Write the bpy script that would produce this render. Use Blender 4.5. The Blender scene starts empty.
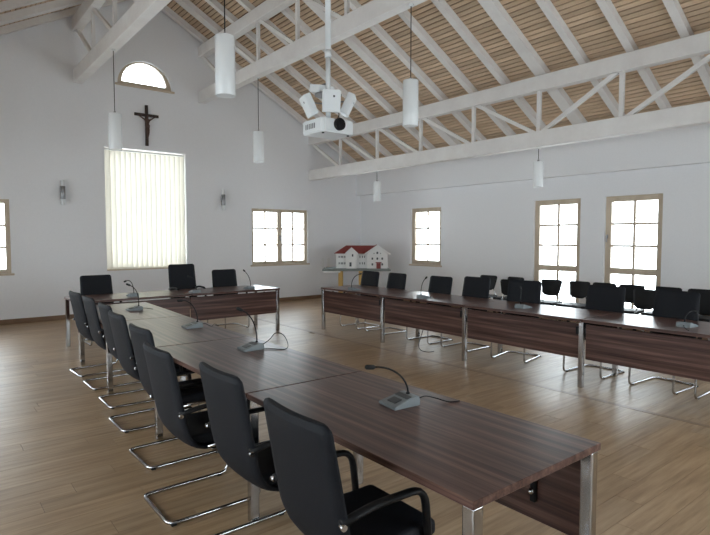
import bpy, bmesh, math, random
from mathutils import Vector, Matrix
from mathutils.geometry import tessellate_polygon

random.seed(7)
S = bpy.context.scene
COL = S.collection
PI = math.pi

# ------------------------------------------------------------------ camera, sky, exposure
cam_d = bpy.data.cameras.new('camera')
cam_d.sensor_width = 36.0
cam_d.lens = 545.226 / 710 * 36
cam_d.clip_start = 0.05
cam = bpy.data.objects.new('camera', cam_d)
COL.objects.link(cam)
cam.location = (0, 0, 1.604)
cam.rotation_euler = (math.radians(90 - 3.114), 0, math.radians(-38.682))
S.camera = cam

world = bpy.data.worlds.new('overcast_sky')
S.world = world
world.use_nodes = True
_bg = world.node_tree.nodes['Background']
_bg.inputs['Color'].default_value = (0.87, 0.94, 1.0, 1)
_bg.inputs['Strength'].default_value = 5.2

S.view_settings.view_transform = 'Standard'
S.view_settings.look = 'None'
S.view_settings.gamma = 1.0
S.view_settings.use_curve_mapping = False
S.view_settings.exposure = 1.17
S.cycles.max_bounces = 10
S.cycles.diffuse_bounces = 6
S.cycles.transparent_max_bounces = 12

# room dimensions (metres); X along the gable wall, Y towards it
XL, XR = -2.06, 9.72
YB, YW = -1.56, 11.90
XC = 3.83
RIDGE, SLOPE = 6.75, 0.545
def roof_z(x): return RIDGE - SLOPE * abs(x - XC)
WT = 0.36


def portal(loc, rot, w, h):
    l = bpy.data.lights.new('window_daylight', 'AREA')
    l.shape = 'RECTANGLE'; l.size = w; l.size_y = h
    l.cycles.is_portal = True
    o = bpy.data.objects.new('window_daylight', l)
    COL.objects.link(o); o.location = loc; o.rotation_euler = rot


# ------------------------------------------------------------------ materials
def new_mat(name):
    m = bpy.data.materials.new(name); m.use_nodes = True
    nt = m.node_tree
    b = nt.nodes['Principled BSDF']
    return m, nt, b

def simple(name, col, rough=0.5, metal=0.0, bump=0.0, bscale=60, var=0.0, spec=0.5):
    m, nt, b = new_mat(name)
    b.inputs['Base Color'].default_value = (*col, 1)
    b.inputs['Roughness'].default_value = rough
    b.inputs['Metallic'].default_value = metal
    b.inputs['Specular IOR Level'].default_value = spec
    tc = nt.nodes.new('ShaderNodeTexCoord')
    n = nt.nodes.new('ShaderNodeTexNoise')
    n.inputs['Scale'].default_value = bscale; n.inputs['Detail'].default_value = 4
    nt.links.new(tc.outputs['Object'], n.inputs['Vector'])
    if var > 0:
        r = nt.nodes.new('ShaderNodeMapRange')
        r.inputs['To Min'].default_value = 1 - var; r.inputs['To Max'].default_value = 1 + var
        nt.links.new(n.outputs['Fac'], r.inputs['Value'])
        mx = nt.nodes.new('ShaderNodeVectorMath'); mx.operation = 'SCALE'
        mx.inputs[0].default_value = col
        nt.links.new(r.outputs['Result'], mx.inputs['Scale'])
        nt.links.new(mx.outputs['Vector'], b.inputs['Base Color'])
    if bump > 0:
        bp = nt.nodes.new('ShaderNodeBump')
        bp.inputs['Strength'].default_value = bump; bp.inputs['Distance'].default_value = 0.01
        nt.links.new(n.outputs['Fac'], bp.inputs['Height'])
        nt.links.new(bp.outputs['Normal'], b.inputs['Normal'])
    return m

def wood(name, cols, scale, rough=0.4, coord='Object', rand=False, contrast=(0.3, 0.7), bump=0.1, rvar=0.25, spec=0.5):
    """streaky wood; scale=(sx,sy,sz) stretches the noise along the grain"""
    m, nt, b = new_mat(name)
    L = nt.links.new
    if coord == 'Object':
        src = nt.nodes.new('ShaderNodeTexCoord').outputs['Object']
    else:
        src = nt.nodes.new('ShaderNodeNewGeometry').outputs['Position']
    mp = nt.nodes.new('ShaderNodeMapping'); mp.inputs['Scale'].default_value = scale
    L(src, mp.inputs['Vector'])
    vec = mp.outputs['Vector']
    rnd = None
    if rand:
        oi = nt.nodes.new('ShaderNodeObjectInfo'); gi = nt.nodes.new('ShaderNodeNewGeometry')
        ad = nt.nodes.new('ShaderNodeMath'); ad.operation = 'ADD'
        L(oi.outputs['Random'], ad.inputs[0]); L(gi.outputs['Random Per Island'], ad.inputs[1])
        fr = nt.nodes.new('ShaderNodeMath'); fr.operation = 'FRACT'; L(ad.outputs[0], fr.inputs[0])
        rnd = fr.outputs[0]
        sc = nt.nodes.new('ShaderNodeMath'); sc.operation = 'MULTIPLY'; sc.inputs[1].default_value = 37.0
        L(rnd, sc.inputs[0])
        av = nt.nodes.new('ShaderNodeVectorMath'); av.operation = 'ADD'
        L(vec, av.inputs[0]); L(sc.outputs[0], av.inputs[1])
        vec = av.outputs['Vector']
    n = nt.nodes.new('ShaderNodeTexNoise')
    n.inputs['Scale'].default_value = 1; n.inputs['Detail'].default_value = 6; n.inputs['Roughness'].default_value = 0.65
    L(vec, n.inputs['Vector'])
    r = nt.nodes.new('ShaderNodeValToRGB')
    e = r.color_ramp.elements
    e[0].position = contrast[0]; e[0].color = (*cols[0], 1)
    e[1].position = contrast[1]; e[1].color = (*cols[-1], 1)
    for k in range(1, len(cols) - 1):
        x = e.new(contrast[0] + (contrast[1] - contrast[0]) * k / (len(cols) - 1)); x.color = (*cols[k], 1)
    L(n.outputs['Fac'], r.inputs['Fac'])
    out = r.outputs['Color']
    if rand:
        mr = nt.nodes.new('ShaderNodeMapRange')
        mr.inputs['To Min'].default_value = 1 - rvar; mr.inputs['To Max'].default_value = 1 + rvar
        L(rnd, mr.inputs['Value'])
        vs = nt.nodes.new('ShaderNodeVectorMath'); vs.operation = 'SCALE'
        L(out, vs.inputs[0]); L(mr.outputs['Result'], vs.inputs['Scale'])
        out = vs.outputs['Vector']
    L(out, b.inputs['Base Color'])
    b.inputs['Roughness'].default_value = rough
    b.inputs['Specular IOR Level'].default_value = spec
    if bump:
        bp = nt.nodes.new('ShaderNodeBump'); bp.inputs['Strength'].default_value = bump; bp.inputs['Distance'].default_value = 0.002
        L(n.outputs['Fac'], bp.inputs['Height']); L(bp.outputs['Normal'], b.inputs['Normal'])
    return m

M = {}
M['wall'] = simple('white_plaster', (0.82, 0.82, 0.835), 0.9, bump=0.12, bscale=35, var=0.03)
M['beam'] = wood('whitewashed_timber', [(0.74, 0.71, 0.69), (0.82, 0.80, 0.78)], (3, 3, 3), 0.7, contrast=(0.3, 0.7))
M['board'] = wood('pine_ceiling_board', [(0.55, 0.395, 0.265), (0.67, 0.51, 0.36)], (20, 1.2, 20), 0.65, 'Position', True, rvar=0.16)
M['dark_gap'] = simple('shadow_gap_backing', (0.17, 0.11, 0.07), 0.9, var=0.2)  # dark colour stands in for the shade in gaps between ceiling boards
M['oak'] = wood('oak_floor_plank', [(0.25, 0.155, 0.082), (0.36, 0.24, 0.135), (0.44, 0.31, 0.185)], (1.6, 24, 24), 0.40, 'Position', True, contrast=(0.32, 0.70), rvar=0.09, bump=0.12)
M['subfloor'] = simple('dark_floor_joint', (0.13, 0.085, 0.05), 0.9, var=0.1)
M['strip'] = wood('floor_joint_strip', [(0.20, 0.125, 0.07), (0.27, 0.17, 0.10)], (14, 1.1, 14), 0.4, 'Position')
M['skirting'] = wood('skirting_wood', [(0.16, 0.09, 0.05), (0.23, 0.14, 0.08)], (3, 3, 20), 0.45)
M['walnut'] = wood('dark_walnut_veneer', [(0.036, 0.015, 0.013), (0.098, 0.049, 0.039), (0.20, 0.115, 0.090)], (0.7, 30, 30), 0.30, contrast=(0.34, 0.68), bump=0, spec=0.4)
M['winwood'] = wood('pine_window_wood', [(0.50, 0.405, 0.30), (0.62, 0.52, 0.40)], (6, 6, 2), 0.5)
M['chrome'] = simple('polished_chrome', (0.52, 0.52, 0.53), 0.14, 1.0, var=0.03)
M['steel'] = simple('brushed_steel', (0.30, 0.30, 0.31), 0.40, 1.0, var=0.06)
M['leather'] = simple('black_chair_upholstery', (0.007, 0.008, 0.0115), 0.62, bump=0.25, bscale=220, var=0.15, spec=0.25)
M['black'] = simple('black_plastic', (0.008, 0.008, 0.009), 0.5, var=0.1, spec=0.25)
M['rubber'] = simple('black_rubber', (0.01, 0.01, 0.01), 0.8, var=0.1)
M['white'] = simple('white_paint', (0.78, 0.78, 0.77), 0.45, var=0.02)
M['projwhite'] = simple('white_plastic_case', (0.74, 0.76, 0.77), 0.4, var=0.02)
M['shade'] = simple('opal_lamp_glass', (0.82, 0.84, 0.85), 0.25, var=0.01)
M['micgrey'] = simple('grey_microphone_plastic', (0.22, 0.245, 0.255), 0.5, var=0.06)
M['micdark'] = simple('dark_microphone_panel', (0.07, 0.075, 0.08), 0.4, var=0.1)
M['cross'] = wood('dark_cross_wood', [(0.025, 0.014, 0.010), (0.055, 0.03, 0.02)], (8, 8, 2), 0.5)
M['bronze'] = simple('brown_carved_figure', (0.085, 0.045, 0.032), 0.55, var=0.2)
M['redroof'] = simple('model_red_roof', (0.22, 0.035, 0.030), 0.6, var=0.25, bscale=40)
M['modelwin'] = simple('model_dark_window', (0.03, 0.035, 0.045), 0.3, var=0.1)
M['modelbase'] = simple('model_base_green_grey', (0.20, 0.22, 0.21), 0.7, var=0.4, bscale=8)
M['yellowwood'] = wood('yellow_trestle_wood', [(0.50, 0.31, 0.09), (0.62, 0.41, 0.14)], (12, 12, 2), 0.5)
M['lens'] = simple('black_lens_glass', (0.006, 0.006, 0.008), 0.08, var=0.02)

def glass_mat():
    m, nt, b = new_mat('window_glass')
    nt.nodes.remove(b)
    t = nt.nodes.new('ShaderNodeBsdfTransparent'); t.inputs['Color'].default_value = (0.96, 0.98, 0.98, 1)
    g = nt.nodes.new('ShaderNodeBsdfGlossy'); g.inputs['Roughness'].default_value = 0.02
    f = nt.nodes.new('ShaderNodeFresnel'); f.inputs['IOR'].default_value = 1.35
    mx = nt.nodes.new('ShaderNodeMixShader')
    nt.links.new(f.outputs['Fac'], mx.inputs['Fac'])
    nt.links.new(t.outputs[0], mx.inputs[1]); nt.links.new(g.outputs[0], mx.inputs[2])
    nt.links.new(mx.outputs[0], nt.nodes['Material Output'].inputs['Surface'])
    return m
M['glass'] = glass_mat()

def blind_mat():
    m, nt, b = new_mat('cream_blind_fabric')
    nt.nodes.remove(b)
    tc = nt.nodes.new('ShaderNodeTexCoord'); n = nt.nodes.new('ShaderNodeTexNoise')
    n.inputs['Scale'].default_value = 120
    nt.links.new(tc.outputs['Object'], n.inputs['Vector'])
    r = nt.nodes.new('ShaderNodeValToRGB')
    r.color_ramp.elements[0].color = (0.87, 0.845, 0.79, 1); r.color_ramp.elements[1].color = (0.92, 0.90, 0.84, 1)
    nt.links.new(n.outputs['Fac'], r.inputs['Fac'])
    d = nt.nodes.new('ShaderNodeBsdfDiffuse'); t = nt.nodes.new('ShaderNodeBsdfTranslucent')
    nt.links.new(r.outputs['Color'], d.inputs['Color']); nt.links.new(r.outputs['Color'], t.inputs['Color'])
    mx = nt.nodes.new('ShaderNodeMixShader'); mx.inputs['Fac'].default_value = 0.36
    nt.links.new(d.outputs[0], mx.inputs[1]); nt.links.new(t.outputs[0], mx.inputs[2])
    nt.links.new(mx.outputs[0], nt.nodes['Material Output'].inputs['Surface'])
    return m
M['blind'] = blind_mat()

# ------------------------------------------------------------------ mesh helpers
def B(): return bmesh.new()

def box(bm, c, s, rot=None, bev=0.0, seg=2):
    t = bmesh.new()
    bmesh.ops.create_cube(t, size=1.0)
    for v in t.verts: v.co = Vector((v.co.x * s[0], v.co.y * s[1], v.co.z * s[2]))
    if bev > 0:
        bmesh.ops.bevel(t, geom=list(t.edges), offset=bev, segments=seg, profile=0.5, affect='EDGES')
    mt = Matrix.Translation(Vector(c))
    if rot is not None: mt = mt @ rot.to_4x4()
    bmesh.ops.transform(t, matrix=mt, verts=t.verts)
    me = bpy.data.meshes.new('tmp'); t.to_mesh(me); t.free()
    bm.from_mesh(me); bpy.data.meshes.remove(me)

def bar(bm, p0, p1, w, h, up=Vector((0, 0, 1))):
    """rectangular bar from p0 to p1"""
    p0, p1 = Vector(p0), Vector(p1)
    d = (p1 - p0); L = d.length; d.normalize()
    side = d.cross(up).normalized(); u = side.cross(d).normalized()
    rot = Matrix((d, side, u)).transposed()
    box(bm, (p0 + p1) / 2, (L, w, h), rot)

def fillet(pts, r, k=5):
    pts = [Vector(p) for p in pts]
    out = [pts[0]]
    for i in range(1, len(pts) - 1):
        a, b, c = pts[i - 1], pts[i], pts[i + 1]
        d1, d2 = (a - b), (c - b)
        rr = min(r, d1.length * .49, d2.length * .49)
        s, e = b + d1.normalized() * rr, b + d2.normalized() * rr
        for j in range(k + 1):
            t = j / k
            out.append(s * (1 - t) ** 2 + b * 2 * t * (1 - t) + e * t * t)
    out.append(pts[-1])
    return out

def tube(bm, pts, r, n=8, taper=None, squash=None):
    pts = [Vector(p) for p in pts]
    N = len(pts)
    rings = []
    nrm = None
    for i, p in enumerate(pts):
        if i == 0: d = pts[1] - pts[0]
        elif i == N - 1: d = pts[-1] - pts[-2]
        else: d = (pts[i + 1] - pts[i - 1])
        d.normalize()
        if nrm is None:
            a = Vector((0, 0, 1)) if abs(d.z) < 0.9 else Vector((1, 0, 0))
            nrm = d.cross(a).normalized()
        else:
            nrm = (nrm - d * nrm.dot(d)).normalized()
        bn = d.cross(nrm)
        rr = r if taper is None else r * taper[i]
        ring = []
        for k in range(n):
            a = 2 * PI * k / n
            s2 = 1.0 if squash is None else squash
            ring.append(bm.verts.new(p + nrm * math.cos(a) * rr + bn * math.sin(a) * rr * s2))
        rings.append(ring)
    for i in range(N - 1):
        for k in range(n):
            f = bm.faces.new((rings[i][k], rings[i][(k + 1) % n], rings[i + 1][(k + 1) % n], rings[i + 1][k]))
            f.smooth = True
    bm.faces.new(rings[0][::-1]); bm.faces.new(rings[-1])

def lathe(bm, prof, n=20, c=(0, 0, 0), smooth=True):
    c = Vector(c)
    rings = []
    for r, z in prof:
        rings.append([bm.verts.new(c + Vector((max(r, 1e-4) * math.cos(2 * PI * k / n), max(r, 1e-4) * math.sin(2 * PI * k / n), z))) for k in range(n)])
    for i in range(len(rings) - 1):
        for k in range(n):
            f = bm.faces.new((rings[i][k], rings[i][(k + 1) % n], rings[i + 1][(k + 1) % n], rings[i + 1][k])); f.smooth = smooth
    bm.faces.new(rings[0][::-1]); bm.faces.new(rings[-1])

def cyl(bm, p0, p1, r, n=14):
    tube(bm, [p0, p1], r, n)

def prism(bm, poly, axis, a, b):
    """extrude a closed 2D polygon along axis 'x','y','z' between a and b"""
    def P(q, t):
        if axis == 'x': return Vector((t, q[0], q[1]))
        if axis == 'y': return Vector((q[0], t, q[1]))
        return Vector((q[0], q[1], t))
    va = [bm.verts.new(P(q, a)) for q in poly]; vb = [bm.verts.new(P(q, b)) for q in poly]
    n = len(poly)
    bm.faces.new(va); bm.faces.new(vb[::-1])
    for i in range(n): bm.faces.new((va[i], vb[i], vb[(i + 1) % n], va[(i + 1) % n]))

def holed(bm, outer, holes, axis, a, b):
    """wall slab: polygon with holes extruded along an axis"""
    def P(q, t):
        if axis == 'x': return Vector((t, q[0], q[1]))
        return Vector((q[0], t, q[1]))
    loops = [outer] + holes
    flat = [q for l in loops for q in l]
    tris = tessellate_polygon([[Vector((q[0], q[1], 0)) for q in l] for l in loops])
    va = [bm.verts.new(P(q, a)) for q in flat]; vb = [bm.verts.new(P(q, b)) for q in flat]
    for t in tris:
        try:
            bm.faces.new([va[i] for i in t]); bm.faces.new([vb[i] for i in reversed(t)])
        except ValueError: pass
    o = 0
    for l in loops:
        n = len(l)
        for i in range(n):
            j = (i + 1) % n
            bm.faces.new((va[o + i], va[o + j], vb[o + j], vb[o + i]))
        o += n

def obj(name, bm, mat, parent=None, smooth_angle=None):
    bmesh.ops.recalc_face_normals(bm, faces=bm.faces)
    me = bpy.data.meshes.new(name); bm.to_mesh(me); bm.free()
    me.materials.append(mat if not isinstance(mat, str) else M[mat])
    o = bpy.data.objects.new(name, me); COL.objects.link(o)
    if parent is not None: o.parent = parent
    return o

def pobj(name, mesh, parent, loc=(0, 0, 0), rot=(0, 0, 0)):
    o = bpy.data.objects.new(name, mesh); COL.objects.link(o); o.parent = parent
    o.location = loc; o.rotation_euler = rot
    return o

def tag(o, label, cat, group=None):
    o['label'] = label; o['category'] = cat
    if group: o['group'] = group
    return o

def thing(name, label, cat, loc=(0, 0, 0), rz=0.0, group=None):
    o = bpy.data.objects.new(name, None); COL.objects.link(o)
    o.location = loc; o.rotation_euler = (0, 0, rz)
    o.empty_display_size = 0.1
    return tag(o, label, cat, group)

def struct(o, label=None, cat=None):
    o['kind'] = 'structure'
    if label: o['label'] = label
    if cat: o['category'] = cat
    return o

def sempty(name, label, cat, loc=(0, 0, 0), rz=0):
    o = bpy.data.objects.new(name, None); COL.objects.link(o); o.location = loc; o.rotation_euler = (0, 0, rz)
    o.empty_display_size = 0.1
    return struct(o, label, cat)

def copy_tree(o, parent=None):
    c = o.copy(); COL.objects.link(c); c.parent = parent
    for ch in list(o.children): copy_tree(ch, c)
    return c

# ------------------------------------------------------------------ structure: walls
def rect(a, b, c, d): return [(a, c), (b, c), (b, d), (a, d)]

# gable wall with arched window, blind window and two casements
WE = [(6.325, 7.955, 0.945, 2.318), (-0.295, 1.345, 0.945, 2.318)]      # casements
BX0, BX1, BZ0, BZ1 = 3.011, 4.704, 0.926, 3.463                           # blind window
ADDED_BWIN = [(2.2, 3.7, .12, 2.5), (4.0, 5.5, .12, 2.5), (6.6, 8.2, .12, 2.5)]                     # unseen windows added behind the camera for more daylight
AX, AZ, AR = 3.862, 4.775, 0.565                                          # arched window
def arch(r, x=AX, z=AZ, n=20): return [(x + r * math.cos(PI * k / n), z + 0.94 * r * math.sin(PI * k / n)) for k in range(n + 1)]
gable = [(XL - WT, -0.1), (XR + WT, -0.1), (XR + WT, roof_z(XR + WT) + .12), (XC, RIDGE + .12), (XL - WT, roof_z(XL - WT) + .12)]
bm = B()
holed(bm, gable, [rect(*w) for w in WE] + [rect(BX0, BX1, BZ0, BZ1)] + [arch(AR)], 'y', YW, YW + WT)
struct(obj('wall_end', bm, 'wall'), 'white plastered gable wall with crucifix and vertical blind', 'wall')
# back wall behind the camera: its openings are invented to let in extra daylight
bm = B()
holed(bm, gable, [rect(*w) for w in ADDED_BWIN], 'y', YB - WT, YB)
struct(obj('wall_back', bm, 'wall'), 'white plastered gable wall behind the viewpoint', 'wall')
# side walls
SMALL = [(8.87, 9.895), (0.44, 1.465)]
TALL = [(5.372, 6.372), (3.924, 4.914)]
ADDED_LWIN = [(8.87, 9.895), (7.2, 8.2), (5.372, 6.372), (3.924, 4.914), (2.2, 3.2), (0.44, 1.465)]  # unseen; mirrored windows made taller and further ones added, for extra daylight
SZ = (0.945, 2.338); TZ = (0.12, 2.348)
sideholes = [rect(a, b, *SZ) for a, b in SMALL] + [rect(a, b, *TZ) for a, b in TALL]
bm = B()
holed(bm, rect(YB, YW, -0.1, roof_z(XR) + .10), sideholes, 'x', XR, XR + WT)
struct(obj('wall_right', bm, 'wall'), 'white plastered side wall with tall wooden windows', 'wall')
bm = B()
holed(bm, rect(YB, YW, -0.1, roof_z(XL) + .10), [rect(a, b, *TZ) for a, b in ADDED_LWIN], 'x', XL - WT, XL)
struct(obj('wall_left', bm, 'wall'), 'white plastered side wall out of view on the left', 'wall')
# proud band at the top of the right wall
bm = B(); box(bm, (XR - 0.075, (YB + YW) / 2, (2.775 + roof_z(XR) + .05) / 2), (0.15, YW - YB, roof_z(XR) + .05 - 2.775))
struct(obj('trim_1', bm, 'wall'), 'projecting white plaster band along the top of the window wall', 'trim')
bm = B(); box(bm, (XL + 0.035, (YB + YW) / 2, (2.775 + roof_z(XL) + .05) / 2), (0.07, YW - YB, roof_z(XL) + .05 - 2.775))
struct(obj('trim_2', bm, 'wall'), 'projecting white plaster band along the left side wall', 'trim')
# skirting boards
bm = B(); box(bm, ((XL + XR) / 2, YW - 0.01, 0.045), (XR - XL, 0.02, 0.09), bev=0.004, seg=1)
struct(obj('baseboard_end', bm, 'skirting'), 'dark brown wooden skirting along the gable wall', 'baseboard')
bm = B(); box(bm, (XR - 0.01, (YB + YW) / 2, 0.045), (0.02, YW - YB - .04, 0.09), bev=0.004, seg=1)
struct(obj('baseboard_right', bm, 'skirting'), 'dark brown wooden skirting under the tall windows', 'baseboard')
bm = B(); box(bm, (XL + 0.01, (YB + YW) / 2, 0.045), (0.02, YW - YB - .04, 0.09), bev=0.004, seg=1)
struct(obj('baseboard_left', bm, 'skirting'), 'dark brown wooden skirting along the left side wall', 'baseboard')

# ------------------------------------------------------------------ floor with planks
bm = B(); box(bm, ((XL + XR) / 2, (YB + YW) / 2, -0.06), (XR - XL + .4, YW - YB + .4, 0.08))
floor = struct(obj('floor', bm, 'subfloor'), 'light oak plank floor', 'floor')
PW = 0.165
STRIP_X = 5.20
fwd = Vector((math.sin(math.radians(38.682)), math.cos(math.radians(38.682))))
rgt = Vector((fwd.y, -fwd.x))
planks = []
row = 0
y = YB
while y < YW - 0.001:
    y1 = min(y + PW, YW)
    for (xa, xb) in ((XL, STRIP_X - 0.03), (STRIP_X + 0.03, XR)):
        x = xa - random.uniform(0, 1.6)
        while x < xb:
            L = random.choice((1.3, 1.6, 1.9, 2.2))
            p0, p1 = max(x, xa), min(x + L, xb)
            if p1 - p0 > 0.06: planks.append((p0, p1, y, y1))
            x += L
    y = y1
def plank_score(p):
    best = -1.0
    for t in (0.05, 0.5, 0.95):
        q = Vector((p[0] + (p[1] - p[0]) * t, (p[2] + p[3]) / 2))
        d, l = q.dot(fwd), q.dot(rgt)
        if d > 2.2 and abs(l / d) < 0.68: best = max(best, (p[1] - p[0]) / d / d)
    return best
planks.sort(key=plank_score, reverse=True)
unit = {}
for i, (a, b, c, d) in enumerate(planks[:300]):
    key = (round(b - a, 2), round(d - c, 3))
    if key not in unit:
        t = B(); box(t, (0, 0, 0), (key[0] - 0.002, key[1] - 0.002, 0.02))
        me = bpy.data.meshes.new('plank'); t.to_mesh(me); t.free(); me.materials.append(M['oak']); unit[key] = me
    pobj('plank', unit[key], floor, ((a + b) / 2, (c + d) / 2, -0.010))
bm = B()
for (a, b, c, d) in planks[300:]:
    box(bm, ((a + b) / 2, (c + d) / 2, -0.010), (b - a - .002, d - c - .002, 0.02))
o = obj('distant_planks', bm, 'oak', floor); o['kind'] = 'stuff'
bm = B(); box(bm, (STRIP_X, (YB + YW) / 2, -0.009), (0.055, YW - YB, 0.02))
obj('joint_strip', bm, 'strip', floor)

# ------------------------------------------------------------------ ceiling: boards, rafters
ang = math.atan(SLOPE)
bm = B()
prism(bm, [(XL - WT, roof_z(XL - WT) + .05), (XC, RIDGE + .05), (XR + WT, roof_z(XR + WT) + .05), (XR + WT, roof_z(XR + WT) + .25), (XC, RIDGE + .25), (XL - WT, roof_z(XL - WT) + .25)], 'y', YB - WT, YW + WT)
ceil = struct(obj('ceiling', bm, 'dark_gap'), 'pitched timber ceiling of pine boards and pale rafters', 'ceiling')
t = B(); box(t, (0, 0, 0), (0.067, YW - YB, 0.02))
bme = bpy.data.meshes.new('board'); t.to_mesh(t and bme); t.free(); bme.materials.append(M['board'])
step = 0.086
for sgn in (1, -1):
    half = (XR - XC) if sgn > 0 else (XC - XL)
    s = 0.05
    while s * math.cos(ang) < half:
        x = XC + sgn * s * math.cos(ang)
        pobj('board', bme, ceil, (x, (YB + YW) / 2, RIDGE - s * math.sin(ang) + 0.012), (0, sgn * ang, 0))
        s += step
def rafter_mesh(w, sgn):
    bm = B(); D = 0.13
    xe = (XR - XC) if sgn > 0 else (XC - XL)
    q = [(0, 0), (sgn * xe, -SLOPE * xe), (sgn * xe, -SLOPE * xe - D), (0, -D)]
    prism(bm, q, 'y', -w / 2, w / 2)
    bmesh.ops.recalc_face_normals(bm, faces=bm.faces)
    me = bpy.data.meshes.new('rafter'); bm.to_mesh(me); bm.free(); me.materials.append(M['beam']); return me
RM = {(w, s): rafter_mesh(w, s) for w in (0.11, 0.20) for s in (1, -1)}
for k in range(-9, 10):
    yy = 5.23 + 0.725 * k
    w = 0.20 if k % 4 == 0 else 0.11
    if yy + w / 2 > YW or yy - w / 2 < YB: continue
    for s in (1, -1): pobj('rafter', RM[(w, s)], ceil, (XC, yy, RIDGE - 0.002))

# lattice girders running along the room
NODES = [10.63 - 1.354 * k for k in range(9)]
def girder(x, zb, zt, label):
    g = thing('lattice_girder', label, 'girder', (x, (YB + YW) / 2, zb), 0, 'white lattice girders under the roof')
    oy = (YB + YW) / 2
    bm = B(); box(bm, (0, 0, 0.13), (0.165, YW - YB, 0.26), bev=0.008, seg=1); obj('bottom_chord', bm, 'beam', g)
    H = zt - zb
    bm = B(); box(bm, (0, 0, H - 0.12), (0.165, YW - YB, 0.24), bev=0.008, seg=1); obj('top_chord', bm, 'beam', g)
    za, zc = 0.255, H - 0.235
    pm = B(); box(pm, (0, 0, (za + zc) / 2), (0.055, 0.06, zc - za))
    me = bpy.data.meshes.new('post'); pm.to_mesh(me); pm.free(); me.materials.append(M['beam'])
    for yy in NODES: pobj('post', me, g, (0, yy - oy, 0))
    ys = [YW - 0.02] + NODES + [YB + 0.02]
    for i in range(len(ys) - 1):
        far, near = ys[i] - oy, ys[i + 1] - oy
        bm = B()
        if (ys[i] + ys[i + 1]) / 2 > 5.17: bar(bm, (0, far - .07, zc + .01), (0, near + .07, za - .01), 0.055, 0.06)
        else: bar(bm, (0, far - .07, za - .01), (0, near + .07, zc + .01), 0.055, 0.06)
        obj('diagonal', bm, 'beam', g)
    return g
girder(8.06, 3.095, 4.245, 'white lattice girder nearest the window wall, above the right table row')
girder(5.105, 4.63, 5.865, 'white lattice girder right of the ridge, behind the ceiling projector')
girder(2.555, 4.63, 5.865, 'white lattice girder left of the ridge, at upper left of the arched window')

# ------------------------------------------------------------------ windows
WN = [0]
def window(wall, c, wdt, z0, z1, cols, rows, label, transom=None, double=False, handle=None):
    """window built in local coords: u to the right seen from inside, v = outwards, origin at sill centre on the inner wall face"""
    WN[0] += 1
    if wall == 'end': loc, rz, = (c, YW, 0), 0
    elif wall == 'right': loc, rz = (XR, c, 0), -PI / 2
    elif wall == 'left': loc, rz = (XL, c, 0), PI / 2
    else: loc, rz = (c, YB, 0), PI
    w = sempty('window_%d' % WN[0], label, 'window', loc, rz)
    v0, v1 = 0.06, 0.14
    vm, vt = (v0 + v1) / 2, v1 - v0
    F = 0.10 if wall == 'right' else 0.075
    GB = 0.04
    bm = B()
    box(bm, (-wdt / 2 + F / 2, vm, (z0 + z1) / 2), (F, vt, z1 - z0)); box(bm, (wdt / 2 - F / 2, vm, (z0 + z1) / 2), (F, vt, z1 - z0))
    box(bm, (0, vm, z1 - F / 2), (wdt - 2 * F, vt, F)); box(bm, (0, vm, z0 + F / 2), (wdt - 2 * F, vt, F))
    obj('window_frame', bm, 'winwood', w)
    bm = B(); box(bm, (0, 0.015, z0 - 0.0195), (wdt + 0.08, 0.13 if False else 0.08, 0.039), bev=0.006, seg=1)
    obj('window_sill', bm, 'winwood', w)
    sections = []
    zz0, zz1 = z0 + F, z1 - F
    if transom:
        bm = B(); box(bm, (0, vm, transom), (wdt - 2 * F, vt, 0.11)); obj('transom', bm, 'winwood', w)
        sections = [(zz0, transom - .055, 1), (transom + .055, zz1, rows)]
    else: sections = [(zz0, zz1, rows)]
    halves = [(-wdt / 2 + F, wdt / 2 - F)]
    if double:
        bm = B(); box(bm, (0, vm - .01, (zz0 + zz1) / 2), (0.13, vt, zz1 - zz0)); obj('centre_mullion', bm, 'winwood', w)
        halves = [(-wdt / 2 + F, -.065), (.065, wdt / 2 - F)]
        cols = cols // 2
    for (a, b, rr) in sections:
        for (ua, ub) in halves:
            for k in range(1, cols):
                x = ua + (ub - ua) * k / cols
                bm = B(); box(bm, (x, vm, (a + b) / 2), (GB, 0.03, b - a)); obj('glazing_bar', bm, 'winwood', w)
            for k in range(1, rr):
                z = a + (b - a) * k / rr
                bm = B(); box(bm, ((ua + ub) / 2, vm, z), (ub - ua, 0.028, GB)); obj('glazing_bar', bm, 'winwood', w)
            for i in range(cols):
                for j in range(rr):
                    bm = B()
                    pw, ph = (ub - ua) / cols, (b - a) / rr
                    box(bm, (ua + pw * (i + .5), vm, a + ph * (j + .5)), (pw - .002, 0.006, ph - .002)); obj('pane', bm, 'glass', w)
    if handle is not None:
        bm = B(); zc = (z0 + z1) / 2 if not transom else (transom + z1) / 2 - .05
        box(bm, (handle, v0 - .006 - (.01 if double else 0), zc), (0.028, 0.012, 0.07)); box(bm, (handle, v0 - .035, zc - .045), (0.02, 0.018, 0.12), bev=.005, seg=1)
        box(bm, (handle, v0 - .022, zc), (0.016, 0.03, 0.016))
        obj('window_handle', bm, 'steel', w)
    return w
def mid(p): return (p[0] + p[1]) / 2
window('end', mid(WE[0]), 1.63, *WE[0][2:], 4, 3, 'two-leaf wooden window of twelve panes right of the blind', double=True, handle=0)
window('end', mid(WE[1]), 1.64, *WE[1][2:], 4, 3, 'wooden window at the left edge, left of the blind', double=True, handle=0)
window('right', mid(SMALL[0]), 1.025, *SZ, 2, 3, 'small six-pane wooden window near the far corner beside the house model')
window('right', mid(TALL[0]), 1.0, *TZ, 2, 3, 'tall wooden window with transom, the left of the pair behind the visitor chairs', transom=1.01)
window('right', mid(TALL[1]), 0.99, *TZ, 2, 3, 'tall wooden window with transom, the right of the pair behind the visitor chairs', transom=1.01, handle=-0.46)
window('right', mid(SMALL[1]), 1.025, *SZ, 2, 3, 'small wooden window of the right wall out of view')
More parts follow.
